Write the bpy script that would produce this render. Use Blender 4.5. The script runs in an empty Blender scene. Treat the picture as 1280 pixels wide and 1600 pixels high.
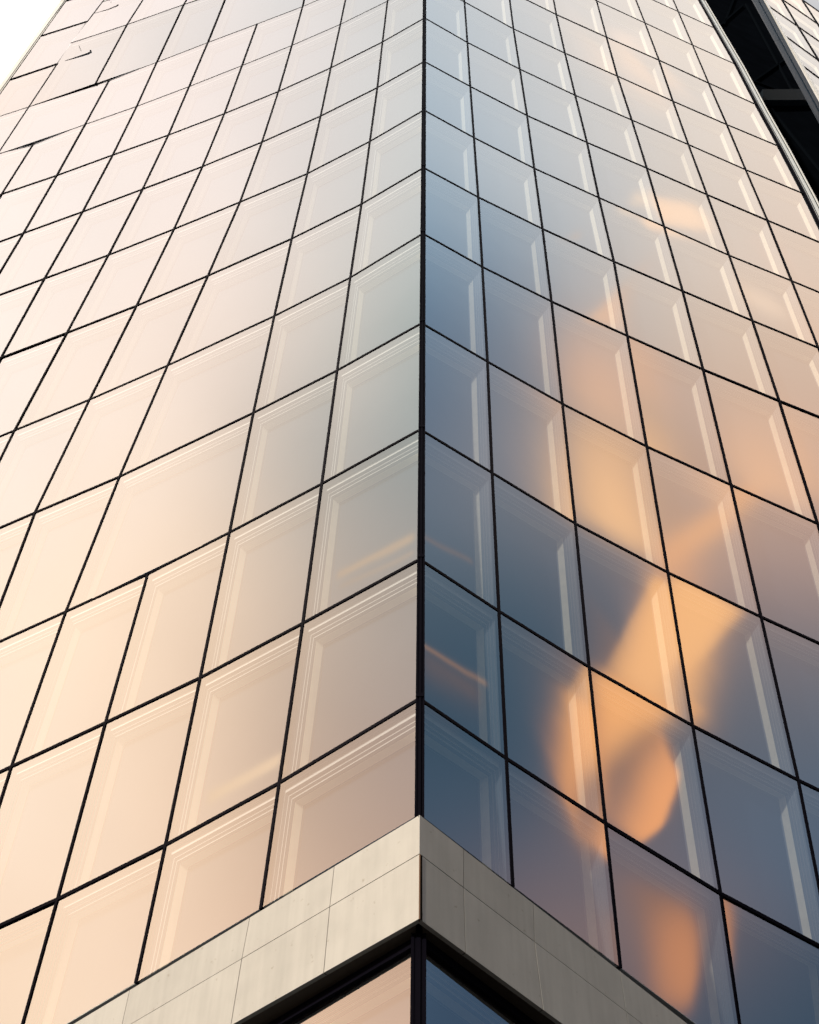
import bpy, bmesh, math, random
import numpy as np
from mathutils import Vector, Matrix

C = bpy.context.scene.collection
SC = bpy.context.scene

# ------------------------------------------------------------------ camera
FPX = 2200.0                       # focal length in photo pixels (photo 1280 x 1600)
D0 = 11.0                          # horizontal distance from camera to the tower's corner
CAMZ = 1.6
up = Vector((668 - 640, 800 + 730, -FPX)).normalized()      # world Z seen by the camera
dc = Vector((655.5 - 640, 800 - 1273, -FPX))
Yv = (dc - up * dc.dot(up)).normalized()
Xv = Yv.cross(up)
R = Matrix((Xv, Yv, up))           # camera space -> world
cam_d = bpy.data.cameras.new('camera'); cam = bpy.data.objects.new('camera', cam_d); C.objects.link(cam)
cam.matrix_world = Matrix.Translation((0, 0, CAMZ)) @ R.to_4x4()
cam_d.sensor_fit = 'VERTICAL'; cam_d.sensor_height = 36.0; cam_d.lens = FPX / 1600 * 36.0
cam_d.clip_start = 0.1; cam_d.clip_end = 3000
SC.camera = cam
SC.view_settings.view_transform = 'Standard'; SC.view_settings.look = 'None'
SC.view_settings.exposure = 0; SC.view_settings.gamma = 1
SC.cycles.max_bounces = 10; SC.cycles.transparent_max_bounces = 12; SC.cycles.caustics_reflective = False

# ------------------------------------------------------------------ sun and sky
SUN_AZ = 37.0; SUN_EL = 17.0       # azimuth: degrees to the left of straight behind the camera
sa, se = math.radians(SUN_AZ), math.radians(SUN_EL)
sdir = Vector((-math.sin(sa) * math.cos(se), -math.cos(sa) * math.cos(se), math.sin(se)))
sl = bpy.data.lights.new('sun', 'SUN'); so = bpy.data.objects.new('sun', sl); C.objects.link(so)
sl.energy = 3.35; sl.angle = math.radians(1.5); sl.color = (1.0, 0.92, 0.79)
so.rotation_euler = sdir.to_track_quat('Z', 'Y').to_euler(); so.location = sdir * 60

SKY = [
    ((0.683, -0.225, 0.695), 300, 0, (0.140, 0.246, 0.376)),
    ((-0.826, -0.172, 0.536), 300, 0, (2.823, 2.118, 1.475)),
    ((-0.266, -0.074, 0.961), 300, 0, (1.978, 1.835, 1.770)),
    ((0.249, -0.108, 0.962), 300, 0, (1.501, 1.788, 1.991)),
    ((-0.599, -0.042, 0.800), 300, 0, (2.691, 2.389, 2.132)),
    ((0.806, 0.050, 0.590), 300, 0, (0.118, 0.209, 0.356)),
    ((0.513, -0.018, 0.858), 300, 0, (2.074, 1.525, 1.100)),
    ((-0.648, -0.309, 0.696), 300, 0, (0.953, 0.670, 0.581)),
    ((-0.467, -0.215, 0.858), 300, 0, (0.339, 0.679, 0.792)),
    ((-0.435, 0.005, 0.900), 300, 0, (2.518, 2.317, 2.163)),
    ((0.842, -0.130, 0.524), 300, 0, (0.078, 0.190, 0.324)),
    ((0.416, -0.169, 0.894), 300, 0, (0.010, 0.133, 0.486)),
    ((0.362, 0.022, 0.932), 300, 0, (2.056, 1.758, 1.480)),
    ((0.702, -0.058, 0.710), 300, 0, (0.578, 0.502, 0.516)),
    ((0.547, -0.209, 0.811), 300, 0, (0.258, 0.423, 0.550)),
    ((-0.708, -0.101, 0.699), 300, 0, (2.768, 2.288, 1.831)),
    ((-0.586, -0.208, 0.783), 300, 0, (2.444, 1.810, 1.288)),
    ((-0.751, -0.252, 0.611), 300, 0, (2.613, 1.778, 1.166)),
    ((-0.348, -0.168, 0.922), 300, 0, (1.199, 1.401, 1.361)),
    ((0.614, -0.048, 0.788), 300, 0, (1.607, 1.012, 0.802)),
    ((-0.489, -0.100, 0.866), 300, 0, (3.220, 2.402, 1.886)),
    ((0.771, -0.063, 0.633), 300, 0, (0.213, 0.411, 0.655)),
    ((0.385, -0.077, 0.920), 300, 0, (1.362, 1.563, 1.695)),
    ((0.785, -0.173, 0.595), 300, 0, (0.968, 0.570, 0.430)),
    ((0.612, -0.145, 0.777), 300, 0, (0.127, 0.289, 0.459)),
    ((-0.353, -0.031, 0.935), 300, 0, (2.696, 2.261, 2.060)),
    ((-0.708, -0.193, 0.679), 300, 0, (2.981, 2.113, 1.438)),
    ((0.501, -0.147, 0.853), 300, 0, (0.687, 0.667, 0.736)),
    ((0.441, 0.018, 0.897), 300, 0, (2.125, 1.644, 1.312)),
    ((-0.418, -0.079, 0.905), 300, 0, (2.886, 2.399, 2.132)),
    ((0.609, -0.228, 0.759), 300, 0, (0.179, 0.166, 0.196)),
    ((-0.569, -0.133, 0.811), 300, 0, (3.286, 2.388, 1.682)),
    ((-0.729, -0.330, 0.600), 300, 0, (1.999, 1.296, 0.923)),
    ((0.322, -0.127, 0.938), 300, 0, (0.692, 1.174, 1.604)),
    ((-0.756, -0.144, 0.638), 300, 0, (2.917, 2.363, 1.849)),
    ((0.314, -0.038, 0.949), 300, 0, (2.164, 1.909, 1.694)),
    ((-0.516, -0.256, 0.817), 300, 0, (0.768, 0.738, 0.708)),
    ((-0.513, -0.032, 0.858), 300, 0, (2.861, 2.507, 2.232)),
    ((0.738, -0.191, 0.647), 300, 0, (0.244, 0.266, 0.384)),
    ((-0.701, -0.289, 0.652), 300, 0, (1.897, 1.232, 0.785)),
    ((-0.285, -0.146, 0.947), 300, 0, (1.354, 1.543, 1.557)),
    ((0.448, -0.085, 0.890), 300, 0, (1.414, 1.273, 1.151)),
    ((-0.639, -0.176, 0.749), 300, 0, (3.275, 2.332, 1.577)),
    ((-0.662, -0.232, 0.713), 300, 0, (2.245, 1.583, 1.062)),
    ((-0.329, -0.094, 0.940), 300, 0, (2.352, 2.062, 1.927)),
    ((-0.525, -0.190, 0.829), 300, 0, (1.832, 1.490, 1.175)),
    ((-0.634, -0.090, 0.768), 300, 0, (2.992, 2.373, 1.811)),
    ((0.660, -0.174, 0.731), 300, 0, (0.010, 0.179, 0.321)),
    ((0.533, -0.078, 0.842), 300, 0, (1.841, 1.287, 0.962)),
    ((-0.397, -0.204, 0.895), 300, 0, (0.258, 0.689, 0.678)),
    ((-0.589, -0.269, 0.762), 300, 0, (0.873, 0.762, 0.688)),
    ((0.571, -0.030, 0.820), 300, 0, (1.890, 1.237, 0.882)),
    ((-0.396, -0.147, 0.906), 300, 0, (1.879, 1.726, 1.525)),
    ((-0.677, -0.138, 0.723), 300, 0, (3.106, 2.330, 1.689)),
    ((0.740, -0.091, 0.667), 300, 0, (0.120, 0.261, 0.429)),
    ((-0.446, -0.118, 0.887), 300, 0, (2.805, 2.200, 1.811)),
    ((-0.473, -0.054, 0.880), 300, 0, (3.003, 2.497, 2.183)),
    ((-0.798, -0.192, 0.572), 300, 0, (2.844, 2.056, 1.482)),
    ((0.462, -0.171, 0.870), 300, 0, (0.020, 0.255, 0.501)),
    ((0.425, -0.046, 0.904), 300, 0, (1.923, 1.732, 1.534)),
    ((0.287, -0.081, 0.955), 300, 0, (1.719, 1.801, 1.861)),
    ((-0.553, -0.025, 0.833), 300, 0, (2.710, 2.474, 2.256)),
    ((0.319, 0.014, 0.948), 300, 0, (2.267, 1.795, 1.392)),
    ((0.361, -0.146, 0.921), 300, 0, (0.100, 0.634, 1.134)),
    ((-0.531, -0.072, 0.844), 300, 0, (3.140, 2.504, 2.064)),
    ((-0.475, -0.001, 0.880), 300, 0, (2.608, 2.407, 2.239)),
    ((0.686, -0.098, 0.721), 300, 0, (0.359, 0.395, 0.455)),
    ((-0.604, -0.119, 0.788), 300, 0, (3.271, 2.445, 1.754)),
    ((-0.462, -0.173, 0.870), 300, 0, (1.491, 1.345, 1.146)),
    ((0.401, -0.130, 0.907), 300, 0, (0.293, 0.664, 0.997)),
    ((0.401, 0.029, 0.916), 300, 0, (2.024, 1.692, 1.426)),
    ((-0.576, -0.075, 0.814), 300, 0, (2.984, 2.442, 2.026)),
    ((-0.409, -0.026, 0.912), 300, 0, (2.674, 2.343, 2.153)),
    ((0.475, 0.035, 0.879), 300, 0, (2.082, 1.521, 1.182)),
    ((0.467, -0.048, 0.883), 300, 0, (2.029, 1.593, 1.230)),
    ((-0.620, -0.275, 0.734), 300, 0, (0.883, 0.737, 0.665)),
    ((0.348, -0.070, 0.935), 300, 0, (1.592, 1.720, 1.807)),
    ((0.568, -0.070, 0.820), 300, 0, (1.732, 1.143, 0.869)),
    ((0.595, -0.180, 0.784), 300, 0, (0.020, 0.215, 0.380)),
    ((0.534, -0.147, 0.833), 300, 0, (0.855, 0.760, 0.789)),
    ((0.546, -0.007, 0.838), 300, 0, (1.957, 1.378, 0.977)),
    ((0.342, -0.013, 0.939), 300, 0, (2.171, 1.878, 1.612)),
    ((0.491, -0.182, 0.852), 300, 0, (0.231, 0.431, 0.647)),
    ((0.444, -0.143, 0.885), 300, 0, (0.218, 0.412, 0.615)),
    ((-0.546, -0.247, 0.800), 300, 0, (1.215, 1.002, 0.823)),
    ((-0.264, -0.110, 0.958), 300, 0, (1.641, 1.678, 1.657)),
    ((0.415, -0.012, 0.910), 300, 0, (2.086, 1.796, 1.539)),
    ((-0.322, -0.042, 0.946), 300, 0, (2.605, 2.177, 1.999)),
    ((0.641, -0.044, 0.766), 300, 0, (1.435, 0.944, 0.795)),
    ((-0.380, -0.014, 0.925), 300, 0, (2.630, 2.274, 2.082)),
    ((-0.319, -0.161, 0.934), 300, 0, (1.264, 1.480, 1.482)),
    ((0.279, -0.049, 0.959), 300, 0, (2.175, 1.944, 1.751)),
    ((0.375, -0.007, 0.927), 300, 0, (2.073, 1.852, 1.632)),
    ((0.460, -0.017, 0.888), 300, 0, (2.156, 1.672, 1.292)),
    ((-0.353, -0.136, 0.926), 300, 0, (1.896, 1.809, 1.700)),
    ((-0.295, -0.059, 0.954), 300, 0, (2.353, 2.033, 1.905)),
    ((-0.670, -0.311, 0.674), 300, 0, (1.326, 0.866, 0.636)),
    ((0.292, -0.127, 0.948), 300, 0, (0.970, 1.400, 1.766)),
    ((-0.377, -0.048, 0.925), 300, 0, (2.751, 2.324, 2.117)),
    ((0.319, -0.096, 0.943), 300, 0, (1.277, 1.553, 1.786)),
    ((-0.358, -0.097, 0.929), 300, 0, (2.517, 2.163, 1.986)),
    ((0.354, -0.099, 0.930), 300, 0, (0.997, 1.365, 1.673)),
    ((-0.320, -0.123, 0.940), 300, 0, (1.915, 1.833, 1.760)),
    ((-0.466, -0.136, 0.874), 300, 0, (2.604, 1.991, 1.565)),
    ((-0.291, -0.089, 0.953), 300, 0, (2.077, 1.901, 1.817)),
    ((-0.395, -0.095, 0.914), 300, 0, (2.720, 2.284, 2.045)),
    ((-0.348, -0.070, 0.935), 300, 0, (2.647, 2.228, 2.042)),
    ((0.474, -0.144, 0.869), 300, 0, (0.458, 0.524, 0.641)),
    ((0.432, 0.046, 0.901), 300, 0, (2.051, 1.574, 1.274)),
    ((0.832, -0.110, 0.543), 300, 0, (0.129, 0.227, 0.357)),
    ((-0.443, -0.085, 0.892), 300, 0, (3.010, 2.428, 2.092)),
    ((-0.728, -0.185, 0.660), 300, 0, (2.993, 2.185, 1.545)),
    ((0.714, -0.078, 0.696), 300, 0, (0.304, 0.345, 0.426)),
    ((0.315, -0.066, 0.947), 300, 0, (1.822, 1.815, 1.804)),
    ((0.305, -0.013, 0.952), 300, 0, (2.349, 1.892, 1.516)),
    ((-0.257, -0.136, 0.957), 300, 0, (1.321, 1.522, 1.543)),
    ((0.383, -0.050, 0.922), 300, 0, (1.792, 1.805, 1.768)),
    ((-0.490, -0.212, 0.845), 300, 0, (0.730, 0.879, 0.902)),
    ((0.345, -0.039, 0.938), 300, 0, (2.022, 1.885, 1.748)),
    ((-0.412, -0.001, 0.911), 300, 0, (2.543, 2.290, 2.122)),
    ((-0.266, 0.255, 0.930), 30, -5, (1.600, 1.550, 1.500)),  # broad sky tones from here on, some tuned to light the stone
    ((0.000, -0.866, 0.500), 30, -5, (0.200, 0.200, 0.220)),
    ((0.000, -0.500, 0.866), 30, -5, (0.300, 0.300, 0.320)),
    ((0.296, -0.814, 0.500), 30, -5, (0.200, 0.200, 0.200)),
    ((0.641, -0.641, 0.423), 30, -5, (0.360, 0.330, 0.280)),
    ((0.406, -0.406, 0.819), 30, -5, (0.520, 0.510, 0.470)),
    ((0.166, -0.621, 0.766), 30, -5, (0.380, 0.370, 0.350)),
    ((0.875, 0.235, 0.423), 30, -5, (0.130, 0.170, 0.220)),
    ((0.776, 0.137, 0.616), 30, -5, (0.100, 0.160, 0.240)),
    ((0.539, 0.196, 0.819), 30, -5, (0.250, 0.280, 0.330)),
    ((0.754, 0.633, 0.174), 30, -5, (0.100, 0.120, 0.150)),
    ((-0.198, -0.740, 0.643), 30, -5, (0.500, 0.450, 0.400)),
    ((0.470, -0.671, 0.574), 30, -5, (0.400, 0.370, 0.320)),
    ((-0.492, -0.587, 0.643), 30, -5, (0.900, 0.750, 0.600)),
    ((-0.837, -0.483, 0.259), 30, -5, (1.300, 0.950, 0.650)),
    ((0.000, 0.866, 0.500), 30, -5, (0.400, 0.400, 0.450)),
    ((0.814, 0.470, 0.342), 30, -5, (0.120, 0.150, 0.200)),
    ((0.413, 0.492, 0.766), 30, -5, (0.300, 0.330, 0.380)),
    ((-0.663, 0.557, 0.500), 30, -5, (1.200, 1.100, 1.000)),
    ((0.863, -0.498, 0.087), 30, -5, (0.120, 0.140, 0.180)),
    ((-0.006, -0.034, 0.999), 30, -5, (0.900, 0.900, 0.900)),
    ((-0.250, 0.433, 0.866), 30, -5, (1.200, 1.200, 1.200)),
    ((0.341, -0.936, 0.087), 30, -5, (0.100, 0.100, 0.120)),]
W = bpy.data.worlds.new('World'); SC.world = W; W.use_nodes = True
nt = W.node_tree; nt.nodes.clear()
def N(t, kind, **kw):
    n = t.nodes.new(kind)
    for k, v in kw.items(): setattr(n, k, v)
    return n
wo = N(nt, 'ShaderNodeOutputWorld'); bg = N(nt, 'ShaderNodeBackground'); nt.links.new(bg.outputs[0], wo.inputs[0])
sky = N(nt, 'ShaderNodeTexSky', sky_type='NISHITA', sun_disc=False, sun_elevation=se, sun_rotation=math.atan2(sdir.x, sdir.y))
sky.air_density = 1.6; sky.dust_density = 3.0
# The evening sky is worked out here, direction by direction: colours fitted to what the panes should mirror blend into each
# other (direction, sharpness, weight, colour); warm patches painted in for the glass to reflect lie over them
# (outline as directions, softness of each side, colour).
REFLECTION_PATCHES = [  # the first few paint warm reflected bands of a building not modelled
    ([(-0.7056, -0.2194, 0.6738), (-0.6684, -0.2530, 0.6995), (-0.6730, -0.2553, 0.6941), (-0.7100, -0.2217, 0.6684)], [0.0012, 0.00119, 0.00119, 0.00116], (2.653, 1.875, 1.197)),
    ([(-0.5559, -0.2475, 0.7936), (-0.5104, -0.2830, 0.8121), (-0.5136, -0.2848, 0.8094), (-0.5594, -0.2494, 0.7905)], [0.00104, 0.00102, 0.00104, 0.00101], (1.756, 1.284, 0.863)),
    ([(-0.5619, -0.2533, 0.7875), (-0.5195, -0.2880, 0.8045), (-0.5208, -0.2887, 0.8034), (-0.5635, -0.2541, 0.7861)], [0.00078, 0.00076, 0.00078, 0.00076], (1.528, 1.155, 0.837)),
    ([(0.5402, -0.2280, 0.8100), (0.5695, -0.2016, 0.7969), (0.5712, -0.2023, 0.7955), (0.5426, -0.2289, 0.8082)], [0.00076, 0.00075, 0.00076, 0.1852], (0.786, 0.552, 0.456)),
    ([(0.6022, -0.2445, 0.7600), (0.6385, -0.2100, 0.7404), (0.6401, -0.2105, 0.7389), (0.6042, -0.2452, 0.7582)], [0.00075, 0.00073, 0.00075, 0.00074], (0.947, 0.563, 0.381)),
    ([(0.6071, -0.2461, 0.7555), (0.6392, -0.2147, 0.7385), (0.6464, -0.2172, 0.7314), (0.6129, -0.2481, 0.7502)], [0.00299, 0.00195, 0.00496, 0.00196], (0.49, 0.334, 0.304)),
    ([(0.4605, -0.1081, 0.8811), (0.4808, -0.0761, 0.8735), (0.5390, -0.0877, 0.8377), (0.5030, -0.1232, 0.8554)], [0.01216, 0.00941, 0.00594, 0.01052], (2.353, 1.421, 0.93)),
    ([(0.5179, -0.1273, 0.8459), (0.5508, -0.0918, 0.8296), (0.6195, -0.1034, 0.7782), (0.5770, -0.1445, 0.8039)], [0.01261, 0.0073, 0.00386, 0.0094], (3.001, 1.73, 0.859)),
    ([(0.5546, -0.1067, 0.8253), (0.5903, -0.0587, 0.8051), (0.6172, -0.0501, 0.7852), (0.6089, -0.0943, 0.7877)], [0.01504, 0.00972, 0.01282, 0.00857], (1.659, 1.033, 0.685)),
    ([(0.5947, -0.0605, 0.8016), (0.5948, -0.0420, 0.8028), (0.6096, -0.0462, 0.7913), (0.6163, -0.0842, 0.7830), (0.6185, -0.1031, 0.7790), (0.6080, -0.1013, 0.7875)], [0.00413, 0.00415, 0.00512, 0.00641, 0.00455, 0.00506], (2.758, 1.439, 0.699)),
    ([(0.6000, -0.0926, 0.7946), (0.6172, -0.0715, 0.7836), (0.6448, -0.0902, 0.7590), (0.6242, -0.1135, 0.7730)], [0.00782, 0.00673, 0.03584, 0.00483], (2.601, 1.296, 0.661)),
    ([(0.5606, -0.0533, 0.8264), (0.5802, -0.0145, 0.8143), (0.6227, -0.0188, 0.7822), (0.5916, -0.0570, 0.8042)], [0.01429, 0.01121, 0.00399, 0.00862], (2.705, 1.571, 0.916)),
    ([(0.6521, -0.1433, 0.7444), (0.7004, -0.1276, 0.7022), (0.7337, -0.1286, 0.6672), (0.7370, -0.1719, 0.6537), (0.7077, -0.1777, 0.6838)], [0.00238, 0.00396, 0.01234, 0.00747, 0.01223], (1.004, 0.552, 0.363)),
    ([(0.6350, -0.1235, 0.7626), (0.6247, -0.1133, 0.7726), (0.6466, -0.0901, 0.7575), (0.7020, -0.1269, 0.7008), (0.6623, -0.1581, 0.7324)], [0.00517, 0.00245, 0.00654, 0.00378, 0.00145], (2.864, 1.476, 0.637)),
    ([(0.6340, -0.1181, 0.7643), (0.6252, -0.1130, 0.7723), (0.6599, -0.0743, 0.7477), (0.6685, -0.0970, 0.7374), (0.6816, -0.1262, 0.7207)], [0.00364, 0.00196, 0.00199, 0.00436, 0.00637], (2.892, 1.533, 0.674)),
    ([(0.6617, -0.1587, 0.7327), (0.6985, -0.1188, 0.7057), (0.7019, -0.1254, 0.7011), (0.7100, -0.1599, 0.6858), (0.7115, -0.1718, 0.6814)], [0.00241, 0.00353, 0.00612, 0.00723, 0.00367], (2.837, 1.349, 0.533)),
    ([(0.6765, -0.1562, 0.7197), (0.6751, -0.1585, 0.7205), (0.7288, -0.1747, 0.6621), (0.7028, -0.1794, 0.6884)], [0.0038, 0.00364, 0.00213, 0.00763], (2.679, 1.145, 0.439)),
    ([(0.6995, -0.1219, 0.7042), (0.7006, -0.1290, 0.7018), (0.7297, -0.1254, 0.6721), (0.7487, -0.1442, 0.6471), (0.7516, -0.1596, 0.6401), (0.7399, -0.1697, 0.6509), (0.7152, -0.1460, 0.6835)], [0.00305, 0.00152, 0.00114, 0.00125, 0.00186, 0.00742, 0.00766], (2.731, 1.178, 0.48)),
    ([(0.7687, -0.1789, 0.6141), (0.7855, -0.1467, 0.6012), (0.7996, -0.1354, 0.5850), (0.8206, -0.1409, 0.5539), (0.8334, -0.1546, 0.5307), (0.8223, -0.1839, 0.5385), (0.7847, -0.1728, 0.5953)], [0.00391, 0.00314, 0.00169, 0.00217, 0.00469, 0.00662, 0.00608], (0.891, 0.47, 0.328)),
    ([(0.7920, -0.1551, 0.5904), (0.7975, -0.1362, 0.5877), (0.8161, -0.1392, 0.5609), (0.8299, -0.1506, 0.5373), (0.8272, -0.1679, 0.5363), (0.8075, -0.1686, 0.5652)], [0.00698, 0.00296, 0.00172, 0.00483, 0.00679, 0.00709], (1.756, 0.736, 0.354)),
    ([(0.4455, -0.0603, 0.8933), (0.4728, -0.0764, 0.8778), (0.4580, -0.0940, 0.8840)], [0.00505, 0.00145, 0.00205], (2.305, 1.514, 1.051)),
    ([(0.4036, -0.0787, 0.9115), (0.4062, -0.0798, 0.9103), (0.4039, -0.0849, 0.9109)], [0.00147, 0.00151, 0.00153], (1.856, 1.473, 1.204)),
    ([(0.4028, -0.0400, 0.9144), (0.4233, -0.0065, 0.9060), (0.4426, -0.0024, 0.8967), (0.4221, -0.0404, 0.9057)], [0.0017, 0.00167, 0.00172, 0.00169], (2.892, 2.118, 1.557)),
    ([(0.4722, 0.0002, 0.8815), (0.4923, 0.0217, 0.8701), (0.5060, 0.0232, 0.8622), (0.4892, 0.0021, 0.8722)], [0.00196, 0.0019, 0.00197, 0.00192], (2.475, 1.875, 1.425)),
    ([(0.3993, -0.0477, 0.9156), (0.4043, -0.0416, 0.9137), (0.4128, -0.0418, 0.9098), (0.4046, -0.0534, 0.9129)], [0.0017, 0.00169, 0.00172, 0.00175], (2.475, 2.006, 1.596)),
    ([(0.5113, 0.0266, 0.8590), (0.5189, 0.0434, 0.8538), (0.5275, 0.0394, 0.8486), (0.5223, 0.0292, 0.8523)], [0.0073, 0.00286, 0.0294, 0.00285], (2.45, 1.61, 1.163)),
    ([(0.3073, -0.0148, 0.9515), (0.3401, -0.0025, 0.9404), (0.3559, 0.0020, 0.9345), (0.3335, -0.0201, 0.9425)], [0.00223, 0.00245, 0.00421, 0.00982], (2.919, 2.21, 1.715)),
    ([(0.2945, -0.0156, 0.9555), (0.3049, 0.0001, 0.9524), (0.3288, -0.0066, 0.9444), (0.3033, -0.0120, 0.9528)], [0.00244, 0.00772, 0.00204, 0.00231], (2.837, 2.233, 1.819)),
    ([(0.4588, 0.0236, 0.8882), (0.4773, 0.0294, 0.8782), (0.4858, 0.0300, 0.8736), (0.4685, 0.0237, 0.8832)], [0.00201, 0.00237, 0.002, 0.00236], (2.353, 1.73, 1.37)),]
def sky_map(w, h, q=8):
    rng = np.random.RandomState(4); waves = [((rng.normal(size=3) * f).astype(np.float32), (rng.rand(3) * 6.28).astype(np.float32), 1.0 / f) for f in (6, 9, 14, 22, 33, 50, 75) for _ in range(2)]
    def warp(D):
        v = np.zeros_like(D)
        for f, p, a in waves: v += np.sin((D @ f)[:, None] + p) * np.float32(a)
        return v
    def dirs(th, ph):
        return np.stack([np.cos(th) * np.cos(ph), np.cos(th) * np.sin(ph), np.sin(th)], -1).astype(np.float32)
    lw, lh = w // q, h // q                       # the soft fitted tones, on a coarse grid
    TH, PH = np.meshgrid(((np.arange(lh) + 0.5) / lh - 0.5) * np.pi, -((np.arange(lw) + 0.5) / lw - 0.5) * 2 * np.pi, indexing='ij')
    D = dirs(TH.ravel(), PH.ravel()); wv = warp(D); Dw = D + wv * WARP; Dw /= np.linalg.norm(Dw, axis=1, keepdims=True)
    cen = np.array([b[0] for b in SKY], np.float32); kk = np.array([b[1] for b in SKY], np.float32)
    off = np.array([b[2] for b in SKY], np.float32); col = np.array([b[3] for b in SKY], np.float32)
    g = np.exp(np.maximum((Dw @ cen.T) * kk - kk + off, -60)); E = (g @ col + 1e-8) / (g.sum(1, keepdims=True) + 1e-7)
    E = (np.maximum(E, 0.012) * (1 + 0.12 * wv.sum(1, keepdims=True))).reshape(lh, lw, 3)
    out = np.ones((h, w, 4), np.float32)          # enlarged smoothly to full size
    fy = np.clip((np.arange(h) + 0.5) / q - 0.5, 0, lh - 1.001); y0 = fy.astype(int); ty = (fy - y0)[:, None, None].astype(np.float32)
    fx = (np.arange(w) + 0.5) / q - 0.5; x0 = np.floor(fx).astype(int); tx = (fx - x0)[None, :, None].astype(np.float32)
    a, b = E[:, x0 % lw], E[:, (x0 + 1) % lw]; E = a * (1 - tx) + b * tx
    out[..., :3] = E[y0] * (1 - ty) + E[y0 + 1] * ty
    for vs, soft, c in REFLECTION_PATCHES:                    # the painted reflection patches, at full detail
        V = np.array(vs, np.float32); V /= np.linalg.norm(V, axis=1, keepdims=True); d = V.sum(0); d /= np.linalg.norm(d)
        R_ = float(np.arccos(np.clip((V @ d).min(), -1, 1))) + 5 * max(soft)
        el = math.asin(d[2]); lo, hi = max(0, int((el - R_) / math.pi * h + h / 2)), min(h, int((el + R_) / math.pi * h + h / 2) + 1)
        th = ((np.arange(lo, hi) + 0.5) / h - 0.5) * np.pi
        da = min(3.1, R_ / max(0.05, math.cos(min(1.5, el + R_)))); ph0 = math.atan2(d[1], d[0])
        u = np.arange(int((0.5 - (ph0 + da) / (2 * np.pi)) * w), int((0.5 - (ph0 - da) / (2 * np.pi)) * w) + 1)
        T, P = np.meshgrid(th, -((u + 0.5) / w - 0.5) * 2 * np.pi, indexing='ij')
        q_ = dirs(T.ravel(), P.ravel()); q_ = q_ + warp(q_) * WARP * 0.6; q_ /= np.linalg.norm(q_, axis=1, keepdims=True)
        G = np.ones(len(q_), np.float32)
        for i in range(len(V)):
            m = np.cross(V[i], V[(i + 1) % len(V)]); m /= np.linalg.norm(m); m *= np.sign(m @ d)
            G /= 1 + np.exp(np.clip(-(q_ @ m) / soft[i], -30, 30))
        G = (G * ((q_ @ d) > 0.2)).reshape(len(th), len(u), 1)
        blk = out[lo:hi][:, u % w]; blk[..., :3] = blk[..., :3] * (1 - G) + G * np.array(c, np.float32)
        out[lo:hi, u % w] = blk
    img = bpy.data.images.new('fitted_sky', w, h, alpha=False, float_buffer=True)
    img.pixels.foreach_set(out.ravel()); img.update(); return img
WARP = 0.007
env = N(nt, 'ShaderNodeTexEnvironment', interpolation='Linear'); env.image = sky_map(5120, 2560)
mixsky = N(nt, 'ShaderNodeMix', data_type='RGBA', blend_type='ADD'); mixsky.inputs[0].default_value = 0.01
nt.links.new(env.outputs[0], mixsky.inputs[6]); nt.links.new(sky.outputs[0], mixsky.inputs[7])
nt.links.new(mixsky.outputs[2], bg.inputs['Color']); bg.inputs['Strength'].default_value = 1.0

# ------------------------------------------------------------------ materials
def mat(name, col, rough=0.6, metal=0.0, noise=0.0, nscale=3.0, bump=0.0, bscale=40.0, spec=0.5):
    m = bpy.data.materials.new(name); m.use_nodes = True; t = m.node_tree; b = t.nodes['Principled BSDF']
    b.inputs['Base Color'].default_value = (*col, 1); b.inputs['Roughness'].default_value = rough
    b.inputs['Metallic'].default_value = metal; b.inputs['Specular IOR Level'].default_value = spec
    g = t.nodes.new('ShaderNodeNewGeometry')
    if noise:
        n = t.nodes.new('ShaderNodeTexNoise'); n.inputs['Scale'].default_value = nscale; n.inputs['Detail'].default_value = 6
        t.links.new(g.outputs['Position'], n.inputs['Vector'])
        r = t.nodes.new('ShaderNodeMapRange'); r.inputs[1].default_value = 0.3; r.inputs[2].default_value = 0.7
        r.inputs[3].default_value = 1 - noise; r.inputs[4].default_value = 1 + noise
        t.links.new(n.outputs[0], r.inputs[0])
        v = t.nodes.new('ShaderNodeVectorMath'); v.operation = 'SCALE'; v.inputs[0].default_value = col
        t.links.new(r.outputs[0], v.inputs['Scale']); t.links.new(v.outputs[0], b.inputs['Base Color'])
    if bump:
        n = t.nodes.new('ShaderNodeTexNoise'); n.inputs['Scale'].default_value = bscale; n.inputs['Detail'].default_value = 4
        t.links.new(g.outputs['Position'], n.inputs['Vector'])
        bp = t.nodes.new('ShaderNodeBump'); bp.inputs['Strength'].default_value = bump; bp.inputs['Distance'].default_value = 0.01
        t.links.new(n.outputs[0], bp.inputs['Height']); t.links.new(bp.outputs[0], b.inputs['Normal'])
    return m
def clear_mat():
    m = bpy.data.materials.new('clear_glass_inner_face'); m.use_nodes = True; t = m.node_tree; t.nodes.clear()
    o = t.nodes.new('ShaderNodeOutputMaterial'); tr = t.nodes.new('ShaderNodeBsdfTransparent')
    tr.inputs[0].default_value = (0.97, 0.985, 0.99, 1); t.links.new(tr.outputs[0], o.inputs[0]); return m
GF = 0.31
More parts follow.
